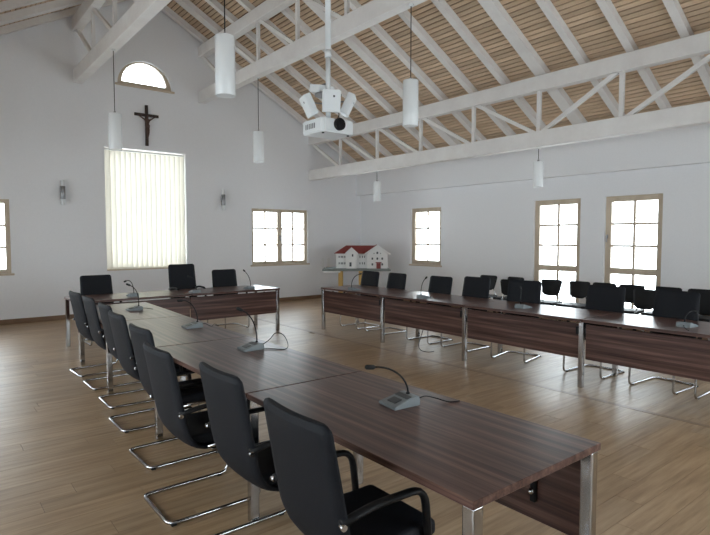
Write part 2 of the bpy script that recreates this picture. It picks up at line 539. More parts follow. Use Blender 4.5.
for p in ADDED_LWIN:
    window('left', mid(p), p[1] - p[0], *TZ, 2, 3, 'out-of-view wooden window put in the left wall for more daylight', transom=1.01)
for w in ADDED_BWIN: window('back', mid(w), w[1] - w[0], *w[2:], 4, 3, 'invented wooden window behind the viewpoint, added for more daylight', double=True)
# big window behind the blind
WN[0] += 1
bw = sempty('window_%d' % WN[0], 'large window hidden behind the vertical blind', 'window', ((BX0 + BX1) / 2, YW, 0))
hw = (BX1 - BX0) / 2
bm = B()
for s in (-1, 1): box(bm, (s * (hw - .035), .25, (BZ0 + BZ1) / 2), (.07, .07, BZ1 - BZ0))
box(bm, (0, .25, BZ0 + .035), (2 * hw - .14, .07, .07)); box(bm, (0, .25, BZ1 - .035), (2 * hw - .14, .07, .07))
obj('window_frame', bm, 'winwood', bw)
bm = B(); box(bm, (0, .25, (BZ0 + BZ1) / 2), (2 * hw - .14, .006, BZ1 - BZ0 - .14)); obj('pane', bm, 'glass', bw)
bm = B(); box(bm, (0, .04, BZ0 + .012), (2 * hw - .002, .07, .024), bev=.004, seg=1); obj('window_sill', bm, 'winwood', bw)
# arched window
WN[0] += 1
aw = sempty('window_%d' % WN[0], 'half-round fanlight window high above the crucifix', 'window', (0, YW, 0))
bm = B()
holed(bm, arch(AR), [arch(AR - .105, z=AZ + .075, n=20)], 'y', 0.06, 0.14)
obj('window_frame', bm, 'winwood', aw)
bm = B(); prism(bm, arch(AR - .10, z=AZ + .07), 'y', .10, .106); obj('pane', bm, 'glass', aw)
bm = B(); box(bm, (AX, .015, AZ - .02), (2 * AR + .10, .08, .045), bev=.005, seg=1); obj('window_sill', bm, 'winwood', aw)

# daylight portals in the openings (guide the sky's light)
for a, b, c, d in WE:
    portal(((a + b) / 2, YW + WT + .02, (c + d) / 2), (-PI / 2, 0, 0), b - a, d - c)
portal(((BX0 + BX1) / 2, YW + WT + .02, (BZ0 + BZ1) / 2), (-PI / 2, 0, 0), BX1 - BX0, BZ1 - BZ0)
for a, b, c, d in ADDED_BWIN: portal(((a + b) / 2, YB - WT - .02, (c + d) / 2), (PI / 2, 0, 0), b - a, d - c)
portal((AX, YW + WT + .02, AZ + .27), (-PI / 2, 0, 0), 2 * AR, .56)
for p, z in ((SMALL[0], SZ), (SMALL[1], SZ), (TALL[0], TZ), (TALL[1], TZ)):
    portal((XR + WT + .02, mid(p), (z[0] + z[1]) / 2), (0, PI / 2, 0), z[1] - z[0], p[1] - p[0])
for p in ADDED_LWIN: portal((XL - WT - .02, mid(p), (TZ[0] + TZ[1]) / 2), (0, -PI / 2, 0), TZ[1] - TZ[0], p[1] - p[0])

# vertical blind
bl = thing('vertical_blind', 'cream vertical slat blind over the large window below the crucifix', 'blind', ((BX0 + BX1) / 2, YW + .07, BZ0))
bm = B(); box(bm, (0, 0, BZ1 - BZ0 - .045), (2 * hw - .02, .045, .035), bev=.004, seg=1); obj('head_rail', bm, 'white', bl)
NS = 16
sp = (2 * hw - .03) / NS
def slat_mesh():
    bm = B(); n = 6; hh = BZ1 - BZ0 - .09
    W = .122
    fr, bk = [], []
    for i in range(n + 1):
        u = (i / n - .5) * W
        b = .008 * (1 - (2 * u / W) ** 2)
        fr.append((u, -b)); bk.append((u, -b + .0012))
    prism(bm, fr + bk[::-1], 'z', .025, .025 + hh)
    bmesh.ops.recalc_face_normals(bm, faces=bm.faces)
    me = bpy.data.meshes.new('slat'); bm.to_mesh(me); bm.free(); me.materials.append(M['blind']); return me
sm = slat_mesh()
hm = B(); box(hm, (0, -.002, .045), (.10, .006, .035))
hme = bpy.data.meshes.new('slat_weight'); hm.to_mesh(hme); hm.free(); hme.materials.append(M['blind'])
for i in range(NS):
    s = pobj('slat', sm, bl, (-hw + .015 + sp * (i + .5), 0, 0), (0, 0, math.radians(-15)))
    pobj('slat_weight', hme, s)
bm = B(); tube(bm, [(hw - .03, -.03, .2), (hw - .03, -.03, BZ1 - BZ0 - .06)], .003, 6); obj('pull_cord', bm, 'white', bl)

# ------------------------------------------------------------------ tables
TL, TW, TH = 1.59, 0.83, 0.74
def make_table(label, lo, hi):
    """lo / hi: how the -x / +x end is carried: 'inset' own legs, 'joint' legs under the seam, None = carried by the neighbour,
    'rear' = seam legs set behind the panel"""
    t = thing('conference_table', label, 'table', group='dark walnut conference tables')
    # long axis = local x; modesty panel on local -y side
    bm = B(); box(bm, (0, 0, TH - .0155), (TL, TW, .031), bev=.002, seg=1); obj('tabletop', bm, 'walnut', t)
    for sx, how in ((-1, lo), (1, hi)):
        if how is None: continue
        x = sx * (TL / 2 - .032) if how == 'inset' else sx * (TL / 2 + .003)
        for sy in (-1, 1):
            yy = sy * (TW / 2 - .035)
            if how == 'rear' and sy < 0: yy += .10
            lg = pobj('leg', LEG, t, (x, yy, 0))
            if how == 'joint' and sy < 0:
                pobj('joint_clamp', CLAMP, lg, (0, 0, 0))
    bm = B(); box(bm, (0, -TW / 2 + .045, (.31 + .685) / 2), (TL - (.006 if 'rear' in (lo, hi) or (lo, hi) == (None, 'inset') and 'cross' in label else .07), .02, .375), bev=.002, seg=1); obj('modesty_panel', bm, 'walnut', t)
    bm = B()
    for sy in (-1, 1): box(bm, (0, sy * (TW / 2 - .22), TH - .043), (TL - .16, .04, .024))
    obj('frame', bm, 'black', t)
    for sx in (-1, 1):
        bm = B(); box(bm, (sx * .52, -TW / 2 + .066, .545), (.03, .022, .29), bev=.004, seg=1)
        br = obj('panel_bracket', bm, 'black', t)
        bm = B(); lathe(bm, [(.0, -.016), (.012, -.010), (.016, 0), (.012, .010), (0, .016)], 10, (sx * .52, -TW / 2 + .086, .455)); obj('clamp_knob', bm, 'chrome', br)
    return t
def mesh_of(name, bm, mat):
    bmesh.ops.recalc_face_normals(bm, faces=bm.faces)
    me = bpy.data.meshes.new(name); bm.to_mesh(me); bm.free(); me.materials.append(M[mat]); return me
bm = B(); box(bm, (0, 0, (TH - .031) / 2), (.052, .052, TH - .031), bev=.006, seg=2); LEG = mesh_of('leg', bm, 'chrome')
bm = B(); box(bm, (-.042, -.006, .615), (.026, .05, .085), bev=.003, seg=1); CLAMP = mesh_of('joint_clamp', bm, 'black')
def place_table(cx, cy, rz, label, lo, hi):
    t = make_table(label, lo, hi)
    t.location = (cx, cy, 0); t.rotation_euler = (0, 0, rz)
    return t
# left row: panel faces +X (local -y -> +X): rotate +90 deg
def lrow_edge(y):   # x of the right edge of the left row
    P = [(1.11, 2.222), (2.71, 2.228), (4.31, 2.245), (5.91, 2.295), (7.51, 2.372)]
    for (a, xa), (b, xb) in zip(P, P[1:]):
        if y <= b: return xa + (xb - xa) * (y - a) / (b - a)
    return P[-1][1]
lab = ['dark walnut table in front, its free end nearest the camera', 'second dark walnut table from the camera in the left row',
       'third dark walnut table from the camera in the left row', 'dark walnut table at the far end of the left row']
for k in range(4):
    y0, y1 = 1.11 + 1.6 * k, 2.71 + 1.6 * k
    e0, e1 = lrow_edge(y0), lrow_edge(y1)
    place_table((e0 + e1) / 2 - TW / 2, (y0 + y1) / 2, PI / 2 - math.atan((e1 - e0) / 1.6), lab[k], 'inset' if k == 0 else None, 'inset' if k == 3 else 'joint')
lab = ['right-row walnut table at the far end, beside the house model', 'second walnut table from the far end of the right row',
       'third walnut table from the far end of the right row', 'right-row walnut table cut off by the right picture edge']
for k in range(4):
    place_table(5.477 + TW / 2 - .005, 7.80 - .8 - 1.602 * k, -PI / 2, lab[k], 'inset' if k == 0 else None, 'inset' if k == 3 else 'joint')
FA = math.radians(1.0)
fcx, fcy = 3.25, 8.52
place_table(fcx - .8 * math.cos(FA), fcy - .8 * math.sin(FA), FA, 'walnut cross table at the far end, left one under the blind', 'inset', 'rear')
place_table(fcx + .8 * math.cos(FA), fcy + .8 * math.sin(FA), FA, 'walnut cross table at the far end, right one below the casement window', None, 'inset')

# ------------------------------------------------------------------ conference chairs (local: faces +x)
def shell(bm, prof, halfw, th, nu=10, curve=0.02, rtop=0.07, rbot=0.0):
    """curved backrest: prof = list of (x,z) of the rear face; rounded corners at the top"""
    n = len(prof)
    S_ = [0.0]
    for i in range(1, n): S_.append(S_[-1] + math.hypot(prof[i][0] - prof[i - 1][0], prof[i][1] - prof[i - 1][1]))
    tot = S_[-1]
    fr, bk = [], []
    for i in range(n):
        a = prof[max(i - 1, 0)]; b = prof[min(i + 1, n - 1)]
        d = Vector((b[0] - a[0], b[1] - a[1])).normalized(); nx, nz = d.y, -d.x   # points to +x for an upward profile
        w = halfw(S_[i] / tot)
        dt = tot - S_[i]
        if dt < rtop: w -= rtop - math.sqrt(max(rtop * rtop - (rtop - dt) ** 2, 0))
        if rbot and S_[i] < rbot: w -= rbot - math.sqrt(max(rbot * rbot - (rbot - S_[i]) ** 2, 0))
        A, C = [], []
        for j in range(nu + 1):
            u = 2 * j / nu - 1
            off = curve * (u * u)
            edge = th * (1 - 0.55 * abs(u) ** 8)
            if dt < 0.012: edge *= 0.6
            A.append(bm.verts.new((prof[i][0] + off * nx + (th - edge) * .5 * nx, u * w, prof[i][1] + off * nz + (th - edge) * .5 * nz)))
            C.append(bm.verts.new((prof[i][0] + (off + (th + edge) * .5) * nx, u * w, prof[i][1] + (off + (th + edge) * .5) * nz)))
        bk.append(A); fr.append(C)
    for i in range(n - 1):
        for j in range(nu):
            for G in (bk, fr):
                f = bm.faces.new((G[i][j], G[i][j + 1], G[i + 1][j + 1], G[i + 1][j])); f.smooth = True
        for j in (0, nu):
            f = bm.faces.new((bk[i][j], fr[i][j], fr[i + 1][j], bk[i + 1][j])); f.smooth = True
    for j in range(nu):
        for i in (0, n - 1):
            bm.faces.new((bk[i][j], bk[i][j + 1], fr[i][j + 1], fr[i][j]))

def bez(p0, p1, p2, p3, n):
    out = []
    for i in range(n + 1):
        t = i / n
        out.append(tuple((1 - t) ** 3 * a + 3 * (1 - t) ** 2 * t * b + 3 * (1 - t) * t * t * c + t ** 3 * d for a, b, c, d in zip(p0, p1, p2, p3)))
    return out

def make_conf_chair(top=.965, group='x'):
    c = thing('cantilever_chair', 'x', 'chair', group=group)
    Y = .225
    # backrest shell, bending into the seat
    tx = -.270
    prof = bez((.01, .362), (-.11, .352), (-.178, .42), (-.205, .57), 9) + bez((-.205, .57), (-.222, .66), (-.248, .80), (tx, top - .05), 6)[1:]
    d = Vector((prof[-1][0] - prof[-2][0], prof[-1][1] - prof[-2][1])).normalized()
    for s in (.015, .028, .038, .045, .050): prof.append((tx + d.x * s, top - .05 + d.y * s))
    bm = B(); shell(bm, prof, lambda s: .238 - .016 * abs(s - .5), .036, curve=.016, rtop=.036)
    obj('backrest', bm, 'leather', c)
    bm = B(); box(bm, (.085, 0, .438), (.43, .42, .07), bev=.024, seg=3)
    for f in bm.faces: f.smooth = True
    obj('seat', bm, 'leather', c)
    r = .0115
    pts = [(-.04, Y, .40), (.285, Y, .41), (.30, Y, r), (-.27, Y, r), (-.27, -Y, r), (.30, -Y, r), (.285, -Y, .41), (-.04, -Y, .40)]
    bm = B(); tube(bm, fillet(pts, .06, 4), r, 8); sl = obj('sled_frame', bm, 'chrome', c)
    for s in (-1, 1):
        for x in (-.245, .23):
            bm = B(); box(bm, (x, s * Y, .0065), (.03, .03, .012), bev=.003, seg=1); obj('glide', bm, 'rubber', sl)
    for s in (-1, 1):
        p = [(.225, s * (Y + .006), .42), (.20, s * (Y + .008), .64), (-.06, s * (Y + .008), .645), (-.20, s * (Y + .006), .62)]
        bm = B(); tube(bm, fillet(p, .075, 5), .019, 8, squash=.75); a = obj('armrest', bm, 'black', c)
        bm = B(); cyl(bm, (-.196, s * (Y + .005), .615), (-.199, s * (Y + .026), .613), .0125, 10); obj('bolt', bm, 'chrome', a)
    bm = B(); box(bm, (.03, 0, .364), (.06, .40, .010)); box(bm, (.03, 0, .345), (.01, .08, .03)); obj('seat_bracket', bm, 'chrome', c)
    return c
cproto = make_conf_chair()
used = [False]
def place_chair(x, y, rz, label, group, proto=None, sc=1.0):
    if not used[0]: c = cproto; used[0] = True
    else: c = copy_tree(cproto)
    c.location = (x, y, 0); c.rotation_euler = (0, 0, rz); c['label'] = label; c['group'] = group
    c.scale = (1, 1, sc)
    return c
LC = [(1.305, 1.68, -1, 'black cantilever chair nearest the camera, its seat and armrest in view'),
      (1.36, 2.45, 0, 'second black cantilever chair from the camera in the left row'),
      (1.305, 3.17, 0, 'third black cantilever chair from the camera in the left row'),
      (1.46, 3.99, 1, 'fourth black cantilever chair from the camera in the left row'),
      (1.535, 4.85, 0, 'fifth black cantilever chair from the camera in the left row'),
      (1.625, 5.58, -1, 'sixth black cantilever chair from the camera in the left row'),
      (1.655, 6.36, 0, 'second farthest black cantilever chair of the left row'),
      (1.66, 7.05, 3, 'farthest black cantilever chair of the left row, at left edge of tables')]
for x, y, a, l in LC: place_chair(x, y, math.radians(a), l, 'black cantilever chairs along the left table row')
RC = [(6.22, 7.60, 1, 'black chair at the far end of the right row, before the house model'),
      (6.22, 6.90, -2, 'second black chair from the far end of the right row'),
      (6.22, 5.88, 0, 'third black chair from the far end of the right row'),
      (6.22, 5.16, 2, 'fourth black chair from the far end of the right row'),
      (6.22, 4.30, 12, 'fifth black chair from the far end, turned slightly, in the right row'),
      (6.26, 3.24, 0, 'sixth black chair from the far end, before the gap between the tall windows'),
      (6.26, 2.46, -3, 'seventh black chair from the far end, just left of the rightmost microphone'),
      (6.24, 1.82, 0, 'black chair at the right picture edge, only its chrome foot in view')]
for x, y, a, l in RC: place_chair(x, y, PI + math.radians(a), l, 'black cantilever chairs along the right table row', sc=1.025 if y > 5.5 else 1.055)
FC = [(2.17, 8.98, 2, 1.05, 'black chair at the cross table, left of the blind'),
      (3.55, 9.00, 1, 1.185, 'taller black chair at the middle of the cross table under the blind'),
      (4.34, 9.02, -1, 1.06, 'black chair at the cross table, between blind and casement window')]
for x, y, a, s, l in FC: place_chair(x, y, -PI / 2 + math.radians(a), l, 'black chairs behind the cross table', sc=s)

# ------------------------------------------------------------------ visitor chairs by the windows (local: faces +x)
def make_visitor():
    c = thing('visitor_chair', 'x', 'chair', group='black visitor chairs along the window wall')
    prof = bez((-.165, .55), (-.195, .62), (-.215, .74), (-.225, .80), 6)
    for s in (.015, .028, .038, .045): prof.append((-.225 - s * .1, .80 + s))
    bm = B(); shell(bm, prof, lambda s: .155 + .05 * s, .03, nu=8, curve=.03, rtop=.05, rbot=.05); obj('backrest', bm, 'black', c)
    bm = B(); box(bm, (.02, 0, .445), (.42, .42, .045), bev=.018, seg=2); obj('seat', bm, 'black', c)
    r = .010
    for s in (-1, 1):
        bm = B(); tube(bm, [(.20, s * .20, r * .3), (.17, s * .19, .42)], r, 8); obj('leg', bm, 'chrome', c)
        bm = B(); tube(bm, [(-.23, s * .20, r * .3), (-.17, s * .19, .42)], r, 8); obj('leg', bm, 'chrome', c)
        bm = B(); tube(bm, fillet([(-.165, s * .17, .42), (-.17, s * .15, .50), (-.185, s * .11, .62)], .04, 3), r, 8); obj('back_support', bm, 'chrome', c)
    bm = B()
    tube(bm, [(.17, -.19, .42), (.17, .19, .42)], r, 6); tube(bm, [(-.17, -.19, .42), (-.17, .19, .42)], r, 6)
    for s in (-1, 1): tube(bm, [(-.17, s * .19, .42), (.17, s * .19, .42)], r, 6)
    obj('seat_frame', bm, 'chrome', c)
    return c
vp = make_visitor(); vused = [False]
VC = [(8.80, 6.88, 4, 'black visitor chair farthest from the camera, left of the tall windows'),
      (8.80, 6.27, -6, 'black visitor chair just left of the left tall window'),
      (8.20, 5.86, 20, 'black visitor chair standing forward of the row, left of the left tall window'),
      (8.80, 5.47, 5, 'black visitor chair before the left half of the left tall window'),
      (8.80, 4.96, -4, 'black visitor chair before the right edge of the left tall window'),
      (8.80, 4.50, 3, 'black visitor chair between the two tall windows'),
      (8.80, 4.04, 6, 'black visitor chair before the left part of the right tall window'),
      (8.15, 3.58, -8, 'black visitor chair standing forward, before the right tall window'),
      (8.80, 3.52, -4, 'black visitor chair just right of the right tall window'),
      (8.80, 3.03, 2, 'black visitor chair near the right picture edge'),
      (8.15, 2.78, -5, 'black visitor chair standing forward at the right picture edge')]
for x, y, a, l in VC:
    if not vused[0]: c = vp; vused[0] = True
    else: c = copy_tree(vp)
    c.location = (x, y, 0); c.rotation_euler = (0, 0, PI + math.radians(a)); c['label'] = l

# ------------------------------------------------------------------ desk microphones (local: speaker sits towards -x)
def make_mic(loc, rz, label, neck, cable):
    m = thing('desk_microphone', label, 'microphone', (loc[0], loc[1], TH), rz, 'gooseneck desk microphones')
    bm = B()
    q = [(-.085, 0), (-.085, .014), (.045, .05), (.075, .05), (.085, .03), (.085, 0)]
    n = len(q)
    L_ = [bm.verts.new((x, .075 - (.012 if x > .04 else 0), z)) for x, z in q]; R_ = [bm.verts.new((x, -.075 + (.012 if x > .04 else 0), z)) for x, z in q]
    bm.faces.new(L_); bm.faces.new(R_[::-1])
    for i in range(n): bm.faces.new((L_[i], L_[(i + 1) % n], R_[(i + 1) % n], R_[i]))
    bmesh.ops.bevel(bm, geom=list(bm.edges), offset=.004, segments=2, affect='EDGES')
    base = obj('base', bm, 'micgrey', m)
    tilt = Matrix.Rotation(-math.atan2(.036, .13), 3, 'Y')
    bm = B(); box(bm, (-.035, 0, .0295), (.045, .07, .004), tilt); obj('talk_button', bm, 'micdark', base)
    bm = B(); box(bm, (.02, 0, .0447), (.028, .11, .003), tilt); obj('speaker_grille', bm, 'micdark', base)
    pts = bez((.05, 0, .045), *neck, 12)
    bm = B(); tube(bm, pts, .0052, 8); g = obj('gooseneck', bm, 'black', m)
    a, b_ = Vector(pts[-2]), Vector(pts[-1]); d = (b_ - a).normalized()
    bm = B(); tube(bm, [b_ - d * .012, b_ - d * .004, b_ + d * .035, b_ + d * .042], .0125, 10, taper=[.5, 1, 1, .55]); obj('microphone_head', bm, 'rubber', g)
    bm = B(); lathe(bm, [(.010, 0), (.010, .012), (.006, .018)], 10, (.05, 0, .044)); obj('neck_collar', bm, 'black', g)
    if cable:
        bm = B(); tube(bm, cable, .003, 6); obj('cable', bm, 'rubber', m)
    return m
def smooth(pts, k=6):
    P = [Vector(p) for p in pts]; out = []
    P2 = [P[0]] + P + [P[-1]]
    for i in range(1, len(P2) - 2):
        for j in range(k):
            t = j / k; a, b, c, d = P2[i - 1], P2[i], P2[i + 1], P2[i + 2]
            out.append(0.5 * ((2 * b) + (c - a) * t + (2 * a - 5 * b + 4 * c - d) * t * t + (3 * b - a - 3 * c + d) * t ** 3))
    out.append(P[-1]); return out
nk1 = [(.06, 0, .11), (.0, .03, .20), (-.13, .06, .20)]
make_mic((1.925, 2.03), math.radians(-8), 'grey desk microphone nearest the camera on the front table', nk1, smooth([(.08, -.03, .02), (.13, -.04, .035), (.19, -.06, .02), (.24, -.10, .004), (.30, -.12, .004)]))
make_mic((1.99, 3.78), math.radians(-4), 'second grey desk microphone from the camera, its cable looped on the table', [(.06, .0, .16), (.03, .04, .27), (-.04, .08, .30)],
         smooth([(.08, -.01, .02), (.16, .0, .06), (.22, .02, .10), (.27, -.02, .09), (.27, -.10, .03), (.22, -.16, .004), (.14, -.10, .004), (.085, -.04, .004)]))
make_mic((2.04, 5.06), math.radians(-4), 'third grey desk microphone from the camera on the left row', [(.06, 0, .16), (.0, .03, .27), (-.08, .06, .26)],
         smooth([(.08, -.01, .02), (.12, -.02, .03), (.17, -.05, .004), (.21, -.03, .02), (.23, -.08, .004)]))
make_mic((1.99, 6.70), math.radians(-2), 'farthest grey desk microphone on the left row', [(.06, 0, .16), (.04, .02, .27), (-.04, .04, .30)], smooth([(.08, -.01, .02), (.12, -.02, .02), (.2, -.05, .004)]))
FAR = 'grey desk microphone on the cross table, '
fn = [(.06, 0, .16), (.05, .06, .26), (.03, .13, .25)]
def far_y(x): return fcy + math.tan(FA) * (x - fcx)
make_mic((2.46, far_y(2.46) - .16), -PI / 2 + FA, FAR + 'left one, beside the left row', [(.06, 0, .16), (.0, -.02, .27), (-.12, -.06, .22)], None)
make_mic((3.40, far_y(3.40) - .22), -PI / 2 + FA, FAR + 'in front of the taller chair', [(.06, 0, .16), (.02, -.02, .24), (-.06, -.06, .25)], None)
make_mic((4.36, far_y(4.36) - .22), -PI / 2 + FA, FAR + 'at its right end', [(.06, 0, .14), (.03, -.02, .24), (-.08, -.04, .30)], None)
rn = [(.06, 0, .15), (.02, .0, .24), (-.14, -.02, .26)]
make_mic((5.60, 7.02), PI, 'desk microphone at the far end of the right row, before the house model', rn, None)
make_mic((5.64, 5.47), PI, 'second desk microphone from the far end of the right row', [(.06, 0, .15), (.03, .0, .24), (-.06, -.02, .28)], None)
make_mic((5.80, 3.93), PI, 'third desk microphone from the far end, before the turned chair', [(.06, 0, .15), (.03, .0, .24), (-.04, -.06, .24)], None)
make_mic((5.82, 2.10), PI, 'desk microphone nearest the right picture edge on the right row', [(.06, 0, .12), (.0, .02, .17), (-.12, .04, .14)], smooth([(.08, .01, .02), (.12, .02, .02), (.2, .07, .005), (.27, .12, .005)]))
# loose cable under the right row
bm = B(); tube(bm, smooth([(5.75, 5.55, .34), (5.62, 5.48, .22), (5.50, 5.42, .10), (5.47, 5.36, .03), (5.52, 5.28, .006), (5.62, 5.24, .006)]), .005, 6)
tag(obj('floor_cable', bm, 'rubber'), 'thin dark cable hanging to the floor under the right row', 'cable')

# ------------------------------------------------------------------ pendant lamps
def pendant(x, y, ztop, zbot, dia, zhang, label, grp):
    p = thing('pendant_lamp', label, 'lamp', (x, y, zbot), 0, grp)
    h = ztop - zbot; r = dia / 2
    bm = B(); lathe(bm, [(r - .012, .01), (r - .004, 0), (r, .006), (r, h - .006), (r - .004, h), (.02, h)], 28); obj('lamp_shade', bm, 'shade', p)
    bm = B(); lathe(bm, [(.018, h - .002), (.018, h + .03), (.005, h + .045)], 12); obj('cable_cap', bm, 'steel', p)
    bm = B(); tube(bm, [(0, 0, h + .03), (0, 0, zhang - zbot)], .006, 6); obj('cable', bm, 'black', p)
    bm = B(); lathe(bm, [(.035, zhang - zbot - .025), (.035, zhang - zbot)], 14); obj('ceiling_rose', bm, 'white', p)
G1 = 'tall white cylinder pendant lamps'; G2 = 'small white cylinder pendant lamps under the right girder'
pendant(2.555, 5.35, 3.69, 3.08, .205, 4.63, 'white cylinder pendant lamp hanging nearest, left of the projector', G1)
pendant(2.555, 9.41, 3.61, 3.03, .205, 4.63, 'white cylinder pendant lamp before the upper left corner of the blind', G1)
pendant(5.105, 5.21, 3.66, 3.07, .205, 4.63, 'white cylinder pendant lamp right of the ceiling projector', G1)
pendant(5.105, 9.30, 3.61, 3.03, .205, 4.63, 'white cylinder pendant lamp right of the blind, above the right sconce', G1)
pendant(8.06, 5.21, 2.86, 2.445, .16, 3.095, 'small white pendant lamp above the left tall window', G2)
pendant(8.06, 9.28, 2.86, 2.425, .16, 3.095, 'small white pendant lamp above the house model', G2)

# ------------------------------------------------------------------ projector cluster on its pole
PX, PY = 3.83, 5.29
pm = thing('ceiling_pole', 'white vertical ceiling pole carrying loudspeakers and projector', 'pole mount', (PX, PY, 2.99))
pz = lambda z: z - 2.99
ridge_under = RIDGE - .13
bm = B(); cyl(bm, (0, 0, pz(2.99)), (0, 0, pz(3.75)), .03, 16); cyl(bm, (0, 0, pz(3.75)), (0, 0, pz(ridge_under)), .034, 16); obj('pole', bm, 'projwhite', pm)
bm = B(); lathe(bm, [(.04, pz(3.72)), (.04, pz(3.80))], 16); obj('pole_sleeve', bm, 'projwhite', pm)
bm = B(); lathe(bm, [(.10, pz(ridge_under) - .02), (.10, pz(ridge_under))], 20); obj('ceiling_flange', bm, 'projwhite', pm)
bm = B(); lathe(bm, [(.16, pz(3.275)), (.16, pz(3.29))], 24); obj('mounting_disc', bm, 'steel', pm)
bm = B(); box(bm, (0, 0, pz(2.985)), (.22, .18, .02), bev=.004, seg=1); obj('projector_plate', bm, 'steel', pm)
camdir = math.atan2(-PY, -PX)
SPK = [(.18, 'white loudspeaker box facing the camera, above the projector', 3.165, .21, 10),
       (-1.25, 'white loudspeaker box tilted out to the left above the projector', 3.14, .235, 26),
       (1.45, 'white loudspeaker box tilted out to the right above the projector', 3.165, .235, 26),
       (-2.6, 'white loudspeaker box at the back of the pole, seen above the others', 3.385, .15, 76)]
for a, l, z, rad, tl in SPK:
    az = camdir + a
    s = thing('loudspeaker', l, 'loudspeaker', (PX + rad * math.cos(az), PY + rad * math.sin(az), z), az, 'loudspeakers clustered on the ceiling pole')
    rot = Matrix.Rotation(math.radians(tl), 3, 'Y')
    bm = B(); box(bm, (0, 0, 0), (.085, .20, .25), rot, bev=.004, seg=1); obj('cabinet', bm, 'projwhite', s)
    bm = B(); box(bm, rot @ Vector((.045, 0, 0)), (.006, .18, .23), rot); obj('grille', bm, 'projwhite', s)
    bm = B(); box(bm, rot @ Vector((.0485, .02, .05)), (.003, .022, .022), rot); obj('badge', bm, 'micdark', s)
    bm = B(); bar(bm, rot @ Vector((-.04, 0, .02)), Vector((-rad + .025, 0, .04)), .03, .012); obj('bracket', bm, 'steel', s)
pr = thing('projector', 'white video projector with black lens hanging under the ceiling pole', 'projector', (3.835, 5.29, 2.80))
bm = B()
q = [(-.235, -.17), (-.20, -.205), (.20, -.205), (.235, -.17), (.235, .20), (-.235, .20)]
prism(bm, q, 'z', .012, .172)
bmesh.ops.bevel(bm, geom=list(bm.edges), offset=.012, segments=2, affect='EDGES'); obj('case', bm, 'projwhite', pr)
bm = B(); t = B(); cyl(bm, (-.005, -.19, .108), (-.005, -.245, .108), .070, 24); ln = obj('lens_barrel', bm, 'black', pr)
bm = B(); cyl(bm, (-.005, -.244, .108), (-.005, -.249, .108), .056, 24); obj('lens_glass', bm, 'lens', ln)
for sx in (-1, 1):
    bm = B(); lathe(bm, [(.015, 0), (.015, .015)], 10, (sx * .18, -.14, 0)); obj('foot', bm, 'black', pr)
bm = B()
for k in range(6): box(bm, (-.236, -.05 + .035 * k, .095), (.004, .016, .06))
obj('vent', bm, 'steel', pr)
bm = B(); tube(bm, smooth([(.02, -.12, .165), (.05, -.14, .24), (.04, -.10, .32), (.03, -.05, .40)]), .006, 6); obj('cable', bm, 'black', pr)

# ------------------------------------------------------------------ wall things
def sconce(x, label):
    s = thing('wall_sconce', label, 'wall lamp', (x, YW, 2.48), 0, 'up-and-down wall sconces')
    bm = B(); lathe(bm, [(.03, -.24), (.036, -.235), (.036, .235), (.03, .24)], 18, (0, -.075, 0)); obj('glass_tube', bm, 'shade', s)
    bm = B(); lathe(bm, [(.044, -.125), (.047, -.12), (.047, .12), (.044, .125)], 18, (0, -.075, 0)); obj('metal_sleeve', bm, 'steel', s)
    bm = B(); box(bm, (0, -.016, 0), (.05, .032, .10), bev=.004, seg=1); obj('wall_plate', bm, 'steel', s)
sconce(2.22, 'cylindrical wall sconce with metal sleeve left of the blind')
sconce(5.56, 'cylindrical wall sconce with metal sleeve right of the blind')

cr = thing('crucifix', 'dark wooden crucifix above the vertical blind', 'crucifix', (3.862, YW, 3.55))
bm = B(); box(bm, (0, -.022, .425), (.062, .036, .85), bev=.004, seg=1); obj('upright_beam', bm, 'cross', cr)
bm = B(); box(bm, (0, -.026, .64), (.50, .034, .058), bev=.004, seg=1); obj('cross_beam', bm, 'cross', cr)
me = bpy.data.meshes.new('figure')
V = [(0, -.075, .38), (0, -.078, .46), (0, -.075, .53), (0, -.078, .565), (.004, -.095, .61), (.006, -.10, .63),
     (-.05, -.072, .535), (-.13, -.062, .59), (-.205, -.055, .635), (.05, -.072, .535), (.13, -.062, .59), (.205, -.055, .635),
     (-.022, -.08, .375), (-.018, -.105, .27), (-.006, -.07, .165), (.022, -.08, .375), (.016, -.105, .27), (.004, -.075, .16), (0, -.085, .125)]
E_ = [(0, 1), (1, 2), (2, 3), (3, 4), (4, 5), (2, 6), (6, 7), (7, 8), (2, 9), (9, 10), (10, 11), (0, 12), (12, 13), (13, 14), (0, 15), (15, 16), (16, 17), (14, 18)]
R_ = [.036, .034, .04, .014, .026, .02, .018, .012, .010, .018, .012, .010, .024, .017, .012, .024, .017, .012, .010]
me.from_pydata(V, E_, []); fg = bpy.data.objects.new('figure', me); COL.objects.link(fg); fg.parent = cr
me.materials.append(M['bronze'])
sk = fg.modifiers.new('skin', 'SKIN')
for i, d in enumerate(me.skin_vertices[0].data): d.radius = (R_[i], R_[i]); d.use_root = (i == 0)
fg.modifiers.new('sub', 'SUBSURF').levels = 1
fg.modifiers['sub'].render_levels = 1
bm = B(); lathe(bm, [(.034, .365), (.046, .38), (.048, .42), (.04, .44)], 12, (0, -.078, 0)); obj('loincloth', bm, 'bronze', cr)

for x, l in ((8.42, 'white wall switch plate left of the house model, the left of two'), (8.60, 'white wall switch plate left of the house model, the right of two')):
    s = thing('switch_plate', l, 'switch', (x, YW, .94), 0, 'switch plates on the gable wall')
    bm = B(); box(bm, (0, -.006, 0), (.085, .012, .23), bev=.003, seg=1); obj('plate', bm, 'white', s)
    for k in (-1, 0, 1):
        bm = B(); box(bm, (0, -.014, k * .072), (.055, .006, .055), bev=.002, seg=1); obj('rocker', bm, 'white', s)

